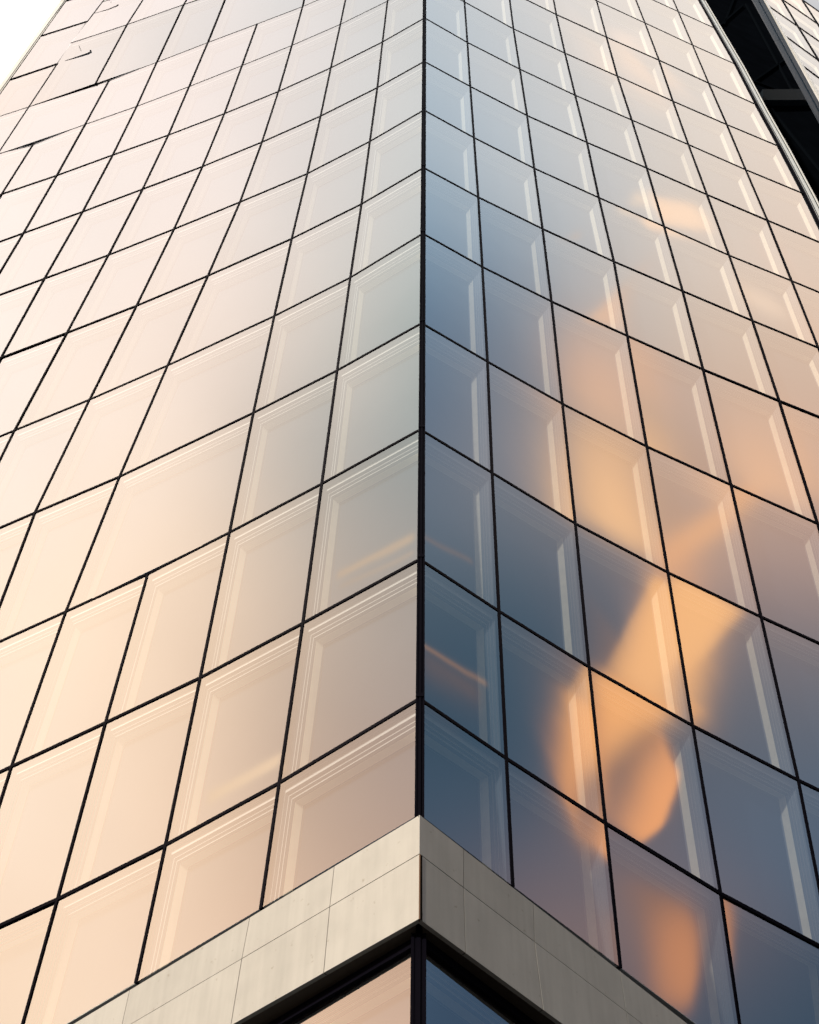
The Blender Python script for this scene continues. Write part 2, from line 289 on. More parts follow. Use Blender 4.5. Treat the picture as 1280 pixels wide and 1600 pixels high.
def glass_mat(name, f0=GF, tint=(0.95, 0.975, 1.0)):
    m = bpy.data.materials.new(name); m.use_nodes = True; t = m.node_tree; t.nodes.clear()
    o = t.nodes.new('ShaderNodeOutputMaterial'); tr = t.nodes.new('ShaderNodeBsdfTransparent')
    tr.inputs[0].default_value = (*tint, 1)
    gl = t.nodes.new('ShaderNodeBsdfGlossy'); gl.inputs['Roughness'].default_value = 0.0; gl.inputs['Color'].default_value = (1, 1, 1, 1)
    g = t.nodes.new('ShaderNodeNewGeometry')
    n = t.nodes.new('ShaderNodeTexNoise'); n.inputs['Scale'].default_value = 0.9; n.inputs['Detail'].default_value = 1.5
    t.links.new(g.outputs['Position'], n.inputs['Vector'])
    bp = t.nodes.new('ShaderNodeBump'); bp.inputs['Strength'].default_value = 0.2; bp.inputs['Distance'].default_value = 0.004
    t.links.new(n.outputs[0], bp.inputs['Height']); t.links.new(bp.outputs[0], gl.inputs['Normal'])
    lw = t.nodes.new('ShaderNodeLayerWeight'); lw.inputs['Blend'].default_value = 0.06
    mr = t.nodes.new('ShaderNodeMapRange'); mr.inputs[3].default_value = f0; mr.inputs[4].default_value = 0.75
    t.links.new(lw.outputs['Fresnel'], mr.inputs[0])
    mx = t.nodes.new('ShaderNodeMixShader'); t.links.new(mr.outputs[0], mx.inputs[0])
    t.links.new(tr.outputs[0], mx.inputs[1]); t.links.new(gl.outputs[0], mx.inputs[2]); t.links.new(mx.outputs[0], o.inputs[0])
    return m
M_CLEAR = clear_mat()
M_GLASS = glass_mat('coated_facade_glass')
M_BLACK = mat('black_anodised_metal', (0.003, 0.0025, 0.006), 0.6, 0.0, spec=0.03)
M_GREY = mat('grey_outer_frame', (0.14, 0.16, 0.19), 0.6, noise=0.05)
M_STEP = mat('pale_moulding', (0.66, 0.645, 0.62), 0.55, noise=0.05)
M_CREAM = mat('cream_reveal', (0.80, 0.74, 0.61), 0.6, noise=0.06, nscale=5)
M_PANEL = mat('grey_back_panel', (0.035, 0.052, 0.078), 0.8, noise=0.05, nscale=1.2, spec=0.04)
M_SOFFIT = mat('dark_bronze_soffit', (0.035, 0.022, 0.012), 0.7)
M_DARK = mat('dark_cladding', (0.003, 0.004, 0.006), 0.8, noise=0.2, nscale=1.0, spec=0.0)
M_FIN = mat('pale_edge_cladding', (0.80, 0.84, 0.84), 0.45, 0.0, noise=0.06)
M_ALU = mat('bright_edge_trim', (0.70, 0.70, 0.68), 0.35)
M_JOINT = mat('dark_joint', (0.02, 0.017, 0.013), 0.9, spec=0.0)

def stone_mat():
    m = mat('cream_stone', (0.475, 0.460, 0.430), 0.75, noise=0.05, nscale=2.5, bump=0.12, bscale=120)
    t = m.node_tree; b = t.nodes['Principled BSDF']; src = b.inputs['Base Color'].links[0].from_socket
    g = t.nodes.new('ShaderNodeNewGeometry')
    n = t.nodes.new('ShaderNodeTexNoise'); n.inputs['Scale'].default_value = 11; n.inputs['Detail'].default_value = 3
    t.links.new(g.outputs['Position'], n.inputs['Vector'])
    r = t.nodes.new('ShaderNodeValToRGB'); r.color_ramp.elements[0].position = 0.24; r.color_ramp.elements[0].color = (0.75, 0.71, 0.66, 1)
    r.color_ramp.elements[1].position = 0.31; r.color_ramp.elements[1].color = (1, 1, 1, 1)
    t.links.new(n.outputs[0], r.inputs[0])
    v = t.nodes.new('ShaderNodeVectorMath'); v.operation = 'MULTIPLY'
    t.links.new(src, v.inputs[0]); t.links.new(r.outputs[0], v.inputs[1])
    # each slab has its own tone; faint rain streaks run down the face
    oi = t.nodes.new('ShaderNodeObjectInfo'); m1 = t.nodes.new('ShaderNodeMapRange'); m1.inputs[3].default_value = 0.93; m1.inputs[4].default_value = 1.05
    t.links.new(oi.outputs['Random'], m1.inputs[0])
    sc = t.nodes.new('ShaderNodeVectorMath'); sc.operation = 'MULTIPLY'; sc.inputs[1].default_value = (7, 7, 0.5); t.links.new(g.outputs['Position'], sc.inputs[0])
    n2 = t.nodes.new('ShaderNodeTexNoise'); n2.inputs['Scale'].default_value = 1.6; n2.inputs['Detail'].default_value = 5; t.links.new(sc.outputs[0], n2.inputs['Vector'])
    m2 = t.nodes.new('ShaderNodeMapRange'); m2.inputs[1].default_value = 0.3; m2.inputs[2].default_value = 0.7; m2.inputs[3].default_value = 0.94; m2.inputs[4].default_value = 1.04; t.links.new(n2.outputs[0], m2.inputs[0])
    mm = t.nodes.new('ShaderNodeMath'); mm.operation = 'MULTIPLY'; t.links.new(m1.outputs[0], mm.inputs[0]); t.links.new(m2.outputs[0], mm.inputs[1])
    v2 = t.nodes.new('ShaderNodeVectorMath'); v2.operation = 'SCALE'; t.links.new(v.outputs[0], v2.inputs[0]); t.links.new(mm.outputs[0], v2.inputs['Scale'])
    t.links.new(v2.outputs[0], b.inputs['Base Color'])
    return m
M_STONE = stone_mat()

# ------------------------------------------------------------------ helpers
def obj(name, bm, mats, parent=None, label=None, kind=None, smooth=False):
    me = bpy.data.meshes.new(name); bm.normal_update(); bm.to_mesh(me); bm.free()
    for m in (mats if isinstance(mats, (list, tuple)) else [mats]): me.materials.append(m)
    o = bpy.data.objects.new(name, me); C.objects.link(o)
    if parent:
        o.parent = parent
        P = parent; off = Vector((0, 0, 0))
        while P: off += P.location; P = P.parent
        me.transform(Matrix.Translation(-off))
    if label: o['label'] = label
    if kind: o['kind'] = kind
    return o
def thing(name, label, cat, loc, group=None):
    o = bpy.data.objects.new(name, None); C.objects.link(o); o.location = loc
    o['label'] = label; o['category'] = cat
    if group: o['group'] = group
    return o
def face(bm, pts, mi=0):
    f = bm.faces.new([bm.verts.new(p) for p in pts]); f.material_index = mi; return f
def hexa(bm, a, b, mi=0):
    """box between two matching quads a and b (each four points)"""
    va = [bm.verts.new(p) for p in a]; vb = [bm.verts.new(p) for p in b]
    fs = [bm.faces.new(va), bm.faces.new(vb[::-1])]
    for i in range(4):
        j = (i + 1) % 4; fs.append(bm.faces.new([va[j], va[i], vb[i], vb[j]]))
    for f in fs: f.material_index = mi
def box(bm, lo, hi, mi=0):
    x0, y0, z0 = lo; x1, y1, z1 = hi
    hexa(bm, [(x0, y0, z0), (x1, y0, z0), (x1, y1, z0), (x0, y1, z0)], [(x0, y0, z1), (x1, y0, z1), (x1, y1, z1), (x0, y1, z1)], mi)
def ribbon(bm, pts, nrm, hw, d0, d1, mi=0):
    """bar along a polyline on the facade: half width hw, from depth d0 (in front, negative) to d1, mitred"""
    n = len(pts); rings = []
    for i, p in enumerate(pts):
        a = (pts[i] - pts[i - 1]).normalized() if i else None
        b = (pts[i + 1] - pts[i]).normalized() if i < n - 1 else None
        t = ((a or b) + (b or a)).normalized(); nn = nrm[i]
        s = t.cross(nn).normalized(); w = hw
        if a and b: w = hw / max(0.5, math.sqrt((1 + a.dot(b)) / 2))
        rings.append([bm.verts.new(q) for q in (p - s * w - nn * d0, p + s * w - nn * d0, p + s * w - nn * d1, p - s * w - nn * d1)])
    for r0, r1 in zip(rings, rings[1:]):
        for i in range(4):
            j = (i + 1) % 4; f = bm.faces.new([r0[i], r0[j], r1[j], r1[i]]); f.material_index = mi
    for r in (rings[0], rings[-1][::-1]): bm.faces.new(r).material_index = mi
def ray(px, py):
    return R @ Vector((px - 640, 800 - py, -FPX))
def at_z(px, py, z):          # where the sight line meets height z above the camera
    r = ray(px, py); return Vector((r.x * z / r.z, r.y * z / r.z, z + CAMZ))
def at_dist(px, py, dist):    # where it reaches a horizontal distance
    r = ray(px, py); k = dist / math.hypot(r.x, r.y); return Vector((r.x * k, r.y * k, r.z * k + CAMZ))
def corner_z(px, py, d=D0):
    r = ray(px, py); return r.z / r.y * d

# ------------------------------------------------------------------ the surveyed grid of the tower
CY = {0: (655.5, 1273), 1: (655.5, 1092), 2: (656, 874), 3: (657, 671), 4: (659, 505), 5: (661, 365), 6: (662, 262), 7: (662.5, 172),
      8: (663, 96), 9: (663.6, 28), 10: (664.6, -31), 11: (665.5, -83), 12: (666, -138), 13: (666.5, -184)}
LG = {0: {1: (407.8, 1420), 2: (212.5, 1536), 3: (22, 1649), 4: (-135, 1742)},
 1: {1: (436.6, 1223.4), 2: (258.8, 1320.3), 3: (90, 1404.7), 4: (-70, 1478), 5: (-220, 1548)},
 2: {1: (473.4, 973.8), 2: (313, 1058.8), 3: (165, 1129), 4: (18, 1197.5), 5: (-120, 1262), 6: (-262, 1330)},
 3: {1: (503, 756), 2: (358.8, 832), 3: (231, 897), 4: (103, 955.6), 5: (-26, 1014), 6: (-158, 1073)},
 4: {1: (527, 578.8), 2: (396, 645), 4: (186.9, 744.7), 5: (54.5, 801), 6: (-66, 853), 7: (-188, 905)},
 5: {1: (547.5, 433.8), 2: (428.8, 493.8), 4: (262, 571), 5: (140, 624.4), 6: (22.5, 672.5), 7: (-88, 718), 8: (-205, 764)},
 6: {1: (565, 318.8), 2: (456, 372.8), 4: (325, 430.6), 5: (213.4, 477.5), 6: (104.7, 519.7), 7: (1.5, 558.8), 8: (-100, 597)},
 7: {1: (578, 221), 2: (480.3, 271.3), 4: (375, 315.6), 5: (271.9, 357.8), 6: (169.5, 398.3), 7: (69.4, 435), 8: (-27, 470), 9: (-122, 504)},
 8: {1: (589.7, 136.9), 2: (501, 181.3), 4: (409.4, 221.9), 5: (316.5, 260), 6: (222.8, 295.3), 7: (129, 330.6), 8: (36.5, 364), 9: (-58, 398), 10: (-148, 430)},
 9: {1: (597.8, 65.6), 2: (517, 106), 4: (435, 143), 5: (350.6, 177.5), 6: (263, 211), 7: (176, 242), 8: (88.4, 274), 9: (2.5, 303), 10: (-72, 329), 11: (-150, 356)},
 10: {1: (605.6, 1.6), 2: (531.9, 38), 4: (456, 71), 5: (378, 102.5), 6: (295.3, 135.3), 7: (213.4, 166.3), 8: (132.8, 194.4), 9: (53, 223.4), 10: (-4, 241), 11: (-78, 266)},
 11: {1: (612, -53), 2: (544, -20), 4: (472.8, 10.3), 5: (401.5, 37.5), 6: (324.4, 66.6), 7: (244.7, 97.5), 8: (171, 124.4), '8p': (149, 130.6), 10: (45, 167), 11: (-32, 192)},
 12: {1: (618, -113), 2: (555, -87), 4: (488, -62), 6: (358, -17), 7: (287, 7), '8p': (198.4, 38.4), '10b': (111, 67)},
 13: {1: (623, -160), 2: (565, -136), 4: (502, -112), 6: (384, -70), 7: (322, -50), '8p': (236, -20), '10b': (160, 3)}}
RG = {0: {1: (801, 1385), 2: (969.5, 1512.5), 3: (1164, 1658), 4: (1340, 1775)},
 1: {1: (791, 1185), 2: (946, 1286), 3: (1126, 1396), 4: (1300, 1488), 5: (1478, 1582)},
 2: {1: (779.5, 955), 2: (920.5, 1042.5), 3: (1082.5, 1133.8), 4: (1247.5, 1218.8), 5: (1410, 1298)},
 3: {1: (769, 738.8), 2: (899, 818), 3: (1043.8, 894.5), 4: (1189.5, 963.8), 5: (1338, 1031), 6: (1488, 1098)},
 4: {1: (761.8, 565), 2: (879, 631), 3: (1010.8, 697.5), 4: (1142.5, 757.5), 5: (1278, 818), 6: (1410, 876)},
 5: {1: (753.8, 417), 2: (862, 471), 3: (980.5, 524.5), 4: (1099, 577), 5: (1218, 626), 6: (1338, 674)},
 6: {1: (747.5, 308), 2: (848, 357.5), 3: (959.5, 408.5), 4: (1067, 454.5), 5: (1176, 500.8), 6: (1279, 543), 7: (1388, 587)},
 7: {1: (740.8, 215), 2: (835, 263), 3: (936, 308.8), 4: (1038, 353.8), 5: (1139.5, 398.8), 6: (1237.5, 438.8), 7: (1342, 482)},
 8: {1: (735, 135), 2: (823.8, 180.5), 3: (917.5, 222.5), 4: (1011, 262.5), 5: (1105, 303.8), 6: (1199.5, 344), 7: (1297, 385)},
 9: {1: (730.5, 66.3), 2: (812.5, 108), 3: (899, 148.8), 4: (987.5, 187.5), 5: (1076, 225.8), 6: (1165.5, 265), 7: (1257.5, 303)},
 10: {1: (726, 3), 2: (802.5, 45), 3: (883, 83), 4: (965, 118.8), 5: (1051.8, 158), 6: (1136, 194.5), 7: (1218.8, 229)},
 11: {1: (721, -52), 2: (795, -14), 3: (869.5, 22.5), 4: (948, 58), 5: (1030, 93.8), 6: (1107.5, 129.5), 7: (1183, 163.8)},
 12: {1: (717, -105), 2: (788, -68), 3: (859, -34), 4: (932.5, 1), 5: (1008, 35.8), 6: (1082.5, 70.5), 7: (1150, 100.5)},
 13: {1: (713.5, -153), 2: (781, -118), 3: (849, -85), 4: (918, -50), 5: (988, -15), 6: (1060, 18), 7: (1118, 44.5)}}
ZR = {k: corner_z(*p) for k, p in CY.items()}
def grid(G):
    out = {}
    for k, row in G.items():
        out[k] = {'C': at_z(*CY[k], ZR[k])}
        for c, p in row.items(): out[k][c] = at_z(*p, ZR[k])
    return out
LN, RN = grid(LG), grid(RG)
# the faces run on past the frame to their edges
for Nn, last, rows in ((LN, 11, range(0, 9)), (RN, 7, range(0, 7))):
    for k in rows:
        cs = [c for c in Nn[k] if c != 'C']; c = cs[-1]; st = Nn[k][c] - Nn[k][cs[-2]]
        if k == 0: st.z = 0
        while c < last: Nn[k][c + 1] = Nn[k][c] + st; c += 1
# one more floor above the frame
for Nn in (LN, RN):
    Nn[14] = {c: p + (p - Nn[12][c]) if c in Nn[12] else p + Vector((0, 0, 3.6)) for c, p in Nn[13].items()}
LPX, RPX = dict(LG), dict(RG)
# storeys of the narrow bay at the far left edge, which do not line up with the rest
d10 = math.hypot(*LN[11][10].xy)
EDGE = [{11: (-32, 192), 10: (45, 167)}, {11: (15.6, 124.4), 10: (89, 99.4)}, {11: (64, 56), 10: (132, 33)}, {11: (103, 1.6), 10: (167, -20)}, {11: (138, -47), 10: (198, -66)}]
EN = []
def py_of(p):
    d = R.transposed() @ (p - Vector((0, 0, CAMZ))); return 800 + d.y / d.z * FPX
SEG = [LN[11][10], LN[12]['10b'], LN[13]['10b'], LN[14]['10b']]
for i, row in enumerate(EDGE):
    if i == 0: EN.append({c: at_z(*p, ZR[11]) for c, p in row.items()}); continue
    j = 0
    while j < 2 and py_of(SEG[j + 1]) > row[10][1]: j += 1
    lo, hi = 0.0, 1.0
    for _ in range(30):
        t = (lo + hi) / 2
        if py_of(SEG[j].lerp(SEG[j + 1], t)) > row[10][1]: lo = t
        else: hi = t
    p = SEG[j].lerp(SEG[j + 1], t); EN.append({10: p, 11: at_z(*row[11], p.z - CAMZ)})

def quad_normal(bl, br, tr, tl):
    n = (tr - bl).cross(tl - br)
    n.normalize()
    if n.y > 0: n = -n
    return n
CELLS = []      # (side, row, nodes bl br tr tl, px quad)
def add_cells(side, Nn, G, rows):
    for k in rows:
        a, b = Nn[k], Nn[k + 1]
        cs = [c for c in a if c in b]
        for c0, c1 in zip(cs, cs[1:]):
            if side == 'L': q = (a[c1], a[c0], b[c0], b[c1])
            else: q = (a[c0], a[c1], b[c1], b[c0])
            CELLS.append({'side': side, 'row': k, 'cols': (c0, c1), 'q': q})
LN[11]['10b'] = LN[11][10]
add_cells('L', LN, LG, range(0, 14)); add_cells('R', RN, RG, range(0, 14))
for i in range(4):
    a, b = EN[i], EN[i + 1]
    CELLS.append({'side': 'L', 'row': 11 + i, 'cols': (10, 11), 'q': (a[11], a[10], b[10], b[11])})
# the duplicate 8 / 8p column at row 11 makes a sliver above it that belongs to no window
CELLS = [c for c in CELLS if set(c['cols']) != {8, '8p'}]

# low storey under the stone band
zT = corner_z(655.5, 1463); zB = corner_z(654, 1760)
TL = {'C': at_z(655.5, 1463, zT), 1: at_z(378, 1627, zT), 2: at_z(150, 1760, zT)}
BL = {c: Vector((p.x, p.y, zB + CAMZ)) for c, p in TL.items()}
TR = {'C': TL['C'], 1: at_z(820, 1588, zT), 2: at_z(1000, 1722, zT)}
BR = {c: Vector((p.x, p.y, zB + CAMZ)) for c, p in TR.items()}
for c0, c1 in (('C', 1), (1, 2)):
    CELLS.append({'side': 'L', 'row': -1, 'cols': (c0, c1), 'q': (BL[c1], BL[c0], TL[c0], TL[c1])})
    CELLS.append({'side': 'R', 'row': -1, 'cols': (c0, c1), 'q': (BR[c0], BR[c1], TR[c1], TR[c0])})

for c in CELLS: c['n'] = quad_normal(*c['q'])
# node normals: the facade is gently curved, glass follows it
key = lambda p, s: (s, round(p.x, 3), round(p.y, 3), round(p.z, 3))
NN = {}
for c in CELLS:
    for p in c['q']: NN.setdefault(key(p, c['side']), []).append(c['n'])
def node_normal(p, side):
    v = Vector((0, 0, 0))
    for n in NN[key(p, side)]: v += n
    return v.normalized()
NREF = {'L': Vector((-math.sin(math.radians(30)), -math.cos(math.radians(30)), 0)), 'R': Vector((math.sin(math.radians(33)), -math.cos(math.radians(33)), 0)), 'N': Vector((0.4, -0.9, 0)).normalized()}
def pane_tilt(c):
    if 'tilt' not in c:
        r = random.Random(round(c['q'][0].x * 91 + c['q'][0].z * 57, 2)); c['tilt'] = Vector((r.gauss(0, 0.0035), r.gauss(0, 0.0035), r.gauss(0, 0.003)))
    return c['tilt']
def glass_normal(c, nn):      # shading normals bent nearly parallel within each face, to steer the reflections
    w = 0.87 if c['row'] >= 0 or c['side'] != 'R' else 0.2; m = (c['q'][0] + c['q'][1] + c['q'][2] + c['q'][3]) / 4; v = (m - Vector((0, 0, CAMZ))).normalized()
    while True:
        N_ = (NREF[c['side']] * w + nn * (1 - w) * 0.4 + c['n'] * (1 - w) * 0.6 + pane_tilt(c)).normalized()
        d = v - N_ * 2 * v.dot(N_)
        if d.dot(c['n']) > min(0.12, 0.9 * abs(v.dot(c['n']))) or w <= 0: return N_
        w -= 0.05
def project(p):
    d = R.transposed() @ (p - Vector((0, 0, CAMZ))); return (640 - d.x / d.z * FPX, 800 + d.y / d.z * FPX)
def vis_area(q):
    ps = [project(p) for p in q]
    # clip to frame
    for ax, lim, sg in ((0, 0, 1), (0, 1280, -1), (1, 0, 1), (1, 1600, -1)):
        out = []
        for i in range(len(ps)):
            a, b = ps[i - 1], ps[i]; ia, ib = (a[ax] - lim) * sg >= 0, (b[ax] - lim) * sg >= 0
            if ia != ib:
                t = (lim - a[ax]) / (b[ax] - a[ax]); out.append((a[0] + t * (b[0] - a[0]), a[1] + t * (b[1] - a[1])))
            if ib: out.append(b)
        ps = out
        if not ps: return 0
    return abs(sum(ps[i - 1][0] * ps[i][1] - ps[i][0] * ps[i - 1][1] for i in range(len(ps)))) / 2
for c in CELLS: c['area'] = vis_area(c['q'])

# ------------------------------------------------------------------ windows
# (inset of the jambs, inset of head and sill, depth, material) - the inner cream reveal is splayed at the jambs
PROFILE = [(0.010, 0.010, 0.014, 0), (0.016, 0.010, 0.100, 0), (0.024, 0.100, 0.100, 1), (0.034, 0.100, 0.150, 0), (0.042, 0.128, 0.150, 1), (0.048, 0.128, 0.190, 0), (0.056, 0.156, 0.190, 1), (0.064, 0.160, 0.240, 0), (0.094, 0.164, 0.350, 2), (0.100, 0.166, 0.375, 0)]
def bil(q, s, t):
    bl, br, tr, tl = q
    return (bl * (1 - s) + br * s) * (1 - t) + (tl * (1 - s) + tr * s) * t
def inset(c, i, j, d):
    q, n = c['q'], c['n']; s, t = i / c['w'], j / c['h']
    dv = [n * -d] * 4          # at the tower's corner the boxes of the two faces meet in a mitre
    cor = Vector((0, d / abs(n.y), 0))
    if c.get('cols', (0,))[0] == 'C' or 'C' in c.get('cols', ()):
        k = (1, 2) if c['side'] == 'L' else (0, 3)
        for a in k: dv[a] = cor
        s0, s1 = (s, s * 0.12) if c['side'] == 'L' else (s * 0.12, s)
    else: s0 = s1 = s
    return [bil(q, s0, t) + dv[0], bil(q, 1 - s1, t) + dv[1], bil(q, 1 - s1, 1 - t) + dv[2], bil(q, s0, 1 - t) + dv[3]]
def size(c):
    q = c['q']; c['w'] = ((q[1] - q[0]).length + (q[2] - q[3]).length) / 2; c['h'] = ((q[3] - q[0]).length + (q[2] - q[1]).length) / 2
def frame_bm(bm, c):
    size(c); rings = [([bm.verts.new(p) for p in inset(c, i, j, d)], m) for i, j, d, m in PROFILE]
    for (r0, _), (r1, m) in zip(rings, rings[1:]):
        for a in range(4):
            b = (a + 1) % 4; f = bm.faces.new([r0[a], r0[b], r1[b], r1[a]]); f.material_index = m
def panel_bm(bm, c, mi=0):
    i, j, d, _ = PROFILE[-1]
    hexa(bm, inset(c, i - 0.012, j - 0.012, d + 0.004), inset(c, i - 0.012, j - 0.012, d + 0.05), mi)
def glass_bm(bm, c, mi=(0, 1)):
    size(c); a = inset(c, 0.008, 0.008, 0.0); b = inset(c, 0.008, 0.008, 0.012)
    va = [bm.verts.new(p) for p in a]; vb = [bm.verts.new(p) for p in b]
    for t in ((0, 1, 2), (0, 2, 3)):        # both faces are folded along the same diagonal
        bm.faces.new([va[k] for k in t]).material_index = mi[0]
        bm.faces.new([vb[k] for k in t[::-1]]).material_index = mi[1]
    for i in range(4):
        j = (i + 1) % 4; bm.faces.new([va[j], va[i], vb[i], vb[j]]).material_index = mi[1]
def set_glass_normals(me, cells):
    normals = [None] * len(me.loops); gi = 0
    for p in me.polygons:
        if p.material_index == 0:
            c = cells[gi // 2]; order = ((0, 1, 2), (0, 2, 3))[gi % 2]; gi += 1
            for li, k in zip(p.loop_indices, order): normals[li] = glass_normal(c, node_normal(c['q'][k], c['side']))
        else:
            for li in p.loop_indices: normals[li] = p.normal.copy()
    for p in me.polygons: p.use_smooth = True
    me.normals_split_custom_set([tuple(n) for n in normals])


tower = thing('glass_tower', 'tall glass tower with black mullions, its two faces meeting above a pale stone band', 'building', (0, D0, 0))
vis = [c for c in CELLS if c['area'] > 0]
vis.sort(key=lambda c: -c['area'])
big = vis[:100]; rest = [c for c in CELLS if c not in big]
for c in big:
    bm = bmesh.new(); frame_bm(bm, c); w = obj('window', bm, [M_GREY, M_STEP, M_CREAM], tower)
    if c['row'] == -1: w['label'] = 'window below the pale stone band'
    bm = bmesh.new(); panel_bm(bm, c); obj('back_panel', bm, M_PANEL, w)
    bm = bmesh.new(); glass_bm(bm, c); g = obj('glass_pane', bm, [M_GLASS, M_CLEAR], w); set_glass_normals(g.data, [c])
bm = bmesh.new()
for c in rest: frame_bm(bm, c)
for c in rest: panel_bm(bm, c, 3)
for f in bm.faces: f.material_index += 2
for c in rest: glass_bm(bm, c)
o = obj('window', bm, [M_GLASS, M_CLEAR, M_GREY, M_STEP, M_CREAM, M_PANEL], tower, kind='stuff', label='the smaller windows high up and at the edges')
set_glass_normals(o.data, rest)

# ------------------------------------------------------------------ mullions and transoms
def nn_any(p, side, default):
    return node_normal(p, side) if key(p, side) in NN else default
HW = 0.0225
def column(Nn, side, c, rows, name='mullion', hw=HW, d0=-0.012):
    pts = [Nn[k][c] for k in rows]; nr = [nn_any(p, side, Vector((0, -1, 0))) for p in pts]
    bm = bmesh.new(); ribbon(bm, pts, nr, hw, d0, 0.06); obj(name, bm, M_BLACK, tower)
L_COLS = {1: range(0, 15), 2: range(0, 15), 3: range(0, 4), 4: range(0, 15), 5: range(0, 12), 6: range(0, 15), 7: range(0, 15), 8: range(0, 12), '8p': range(11, 15), 9: range(0, 11)}
for c, rr in L_COLS.items():
    rr = [k for k in rr if c in LN[k]]; column(LN, 'L', c, rr)
pts = [LN[k][10] for k in range(0, 12)] + [EN[i][10] for i in (1, 2, 3, 4)]
bm = bmesh.new(); ribbon(bm, pts, [nn_any(p, 'L', Vector((-.3, -.95, 0))) for p in pts], HW, -0.006, 0.06); obj('mullion', bm, M_BLACK, tower)
for c in range(1, 7):
    rr = [k for k in range(0, 15) if c in RN[k]]; column(RN, 'R', c, rr)
for side, Nn in (('L', LN), ('R', RN)):
    for k in range(1, 14):
        cols = [c for c in Nn[k] if c != '10b' or k > 11]
        pts = [Nn[k][c] for c in cols]; nr = [nn_any(p, side, Vector((0, -1, 0))) for p in pts]
        # start just beside the corner post
        pts[0] = pts[0] + (pts[1] - pts[0]).normalized() * 0.04
        bm = bmesh.new(); ribbon(bm, pts, nr, 0.0235, -0.011 if not (side == 'L' and k >= 10) else -0.004, 0.058); obj('transom', bm, M_BLACK, tower)
# transoms of the narrow left bay; three of them stop short, as the joints there do
for i in (1, 2, 3):
    a, b = EN[i][11], EN[i][10]; bm = bmesh.new(); n = nn_any(b, 'L', Vector((-.3, -.95, 0)))
    ribbon(bm, [a, b], [n, n], 0.026, -0.016, 0.058); obj('transom', bm, M_BLACK, tower)
def in_quad(x, y, ps):
    sg = [(ps[i][0] - ps[i - 1][0]) * (y - ps[i - 1][1]) - (ps[i][1] - ps[i - 1][1]) * (x - ps[i - 1][0]) for i in range(4)]
    return all(v > 0 for v in sg) or all(v < 0 for v in sg)
def on_facade(x, y):
    best = min(CELLS, key=lambda c: 0 if in_quad(x, y, [project(p) for p in c['q']]) else 1 + (sum((Vector(project(p)) - Vector((x, y))).length for p in c['q'])))
    m = sum(best['q'], Vector((0, 0, 0))) / 4; r = ray(x, y); o = Vector((0, 0, CAMZ)); n = best['n']
    return o + r * ((m + n * 0.003 - o).dot(n) / r.dot(n)), n
def stub2(pxs, hw=0.024):
    pn = [on_facade(x, y) for x, y in pxs]; n = sum((q[1] for q in pn), Vector((0, 0, 0))).normalized()
    bm = bmesh.new(); ribbon(bm, [q[0] for q in pn], [n] * len(pn), hw, -0.002, 0.012); obj('transom', bm, M_BLACK, tower, label='short transom that stops partway across its window with a bent tip')
stub2([(89, 99.4), (115, 90.5), (137, 83), (141.5, 80.5), (141.2, 78)])
stub2([(143.7, 21.2), (152, 19.8), (170, 14), (182, 9), (184.4, 7)])
stub2([(122, 65), (123, 70), (126.5, 79)], 0.008)
stub2([(169, -3), (171.5, 2), (174, 4)], 0.010)

# ------------------------------------------------------------------ corner post
def post(zb, zt, w, name):
    bm = bmesh.new(); y0 = D0
    for x, yy, hw, dep in ((0, y0 - 0.045, w * 0.5, 0.12), (0, y0 - 0.060, w * 0.14, 0.05), (-w * 0.40, y0 - 0.055, w * 0.11, 0.05), (w * 0.40, y0 - 0.055, w * 0.11, 0.05)):
        box(bm, (x - hw, yy, zb), (x + hw, yy + dep, zt))
    obj(name, bm, M_BLACK, tower)
post(ZR[0] + CAMZ - 0.3, ZR[13] + CAMZ + 3.5, 0.100, 'corner_post')
post(zB + CAMZ, zT + CAMZ + 0.02, 0.142, 'corner_post')
for k in range(1, 12):
    z = ZR[k] + CAMZ; bm = bmesh.new(); box(bm, (-0.05, D0 - 0.068, z - 0.028), (0.05, D0 - 0.02, z + 0.028)); obj('corner_cap', bm, M_BLACK, tower)

# frames below the band
for T, B, side in ((TL, BL, 'L'), (TR, BR, 'R')):
    pts = [T['C'], T[1], T[2]]; n = [nn_any(p, side, Vector((0, -1, 0))) for p in pts]
    dz = Vector((0, 0, -0.05)); bm = bmesh.new(); ribbon(bm, [p + dz for p in pts], n, 0.055, -0.032, 0.06); obj('transom', bm, M_BLACK, tower)
    bm = bmesh.new(); ribbon(bm, [T[1], B[1]], [n[1]] * 2, HW, -0.006, 0.06); obj('mullion', bm, M_BLACK, tower)

# ------------------------------------------------------------------ stone band
DS = 10.73
zs = [corner_z(655.5, y, DS) for y in (1273, 1334.2, 1436)]
SL = [[(655.5, 1273), (521, 1352.5), (388.4, 1432), (199.4, 1544.7), (40, 1640), (-150, 1755)],
      [(655.5, 1334.2), (515.6, 1417), (378.8, 1498.4), (188, 1609), (15, 1712), (-180, 1828)],
      [(656, 1436), (507.8, 1522), (366, 1606), (168, 1722), (-10, 1826), (-210, 1944)]]
SR = [[(655.5, 1273), (725, 1326), (835, 1411), (972, 1515), (1120, 1628), (1300, 1764)],
      [(655.5, 1334.2), (726, 1386), (837.5, 1470), (979, 1580), (1130, 1696), (1312, 1836)],
      [(656, 1436), (728.8, 1489), (846, 1580), (992, 1692), (1150, 1814), (1340, 1960)]]
band = thing('stone_band', '', 'x', (0, D0, 0)); 
for k_ in ('label', 'category'): del band[k_]
band.parent = tower; band.location = (0, 0, zs[2] + CAMZ)
band.name = 'stone_band'
JG = 0.0035
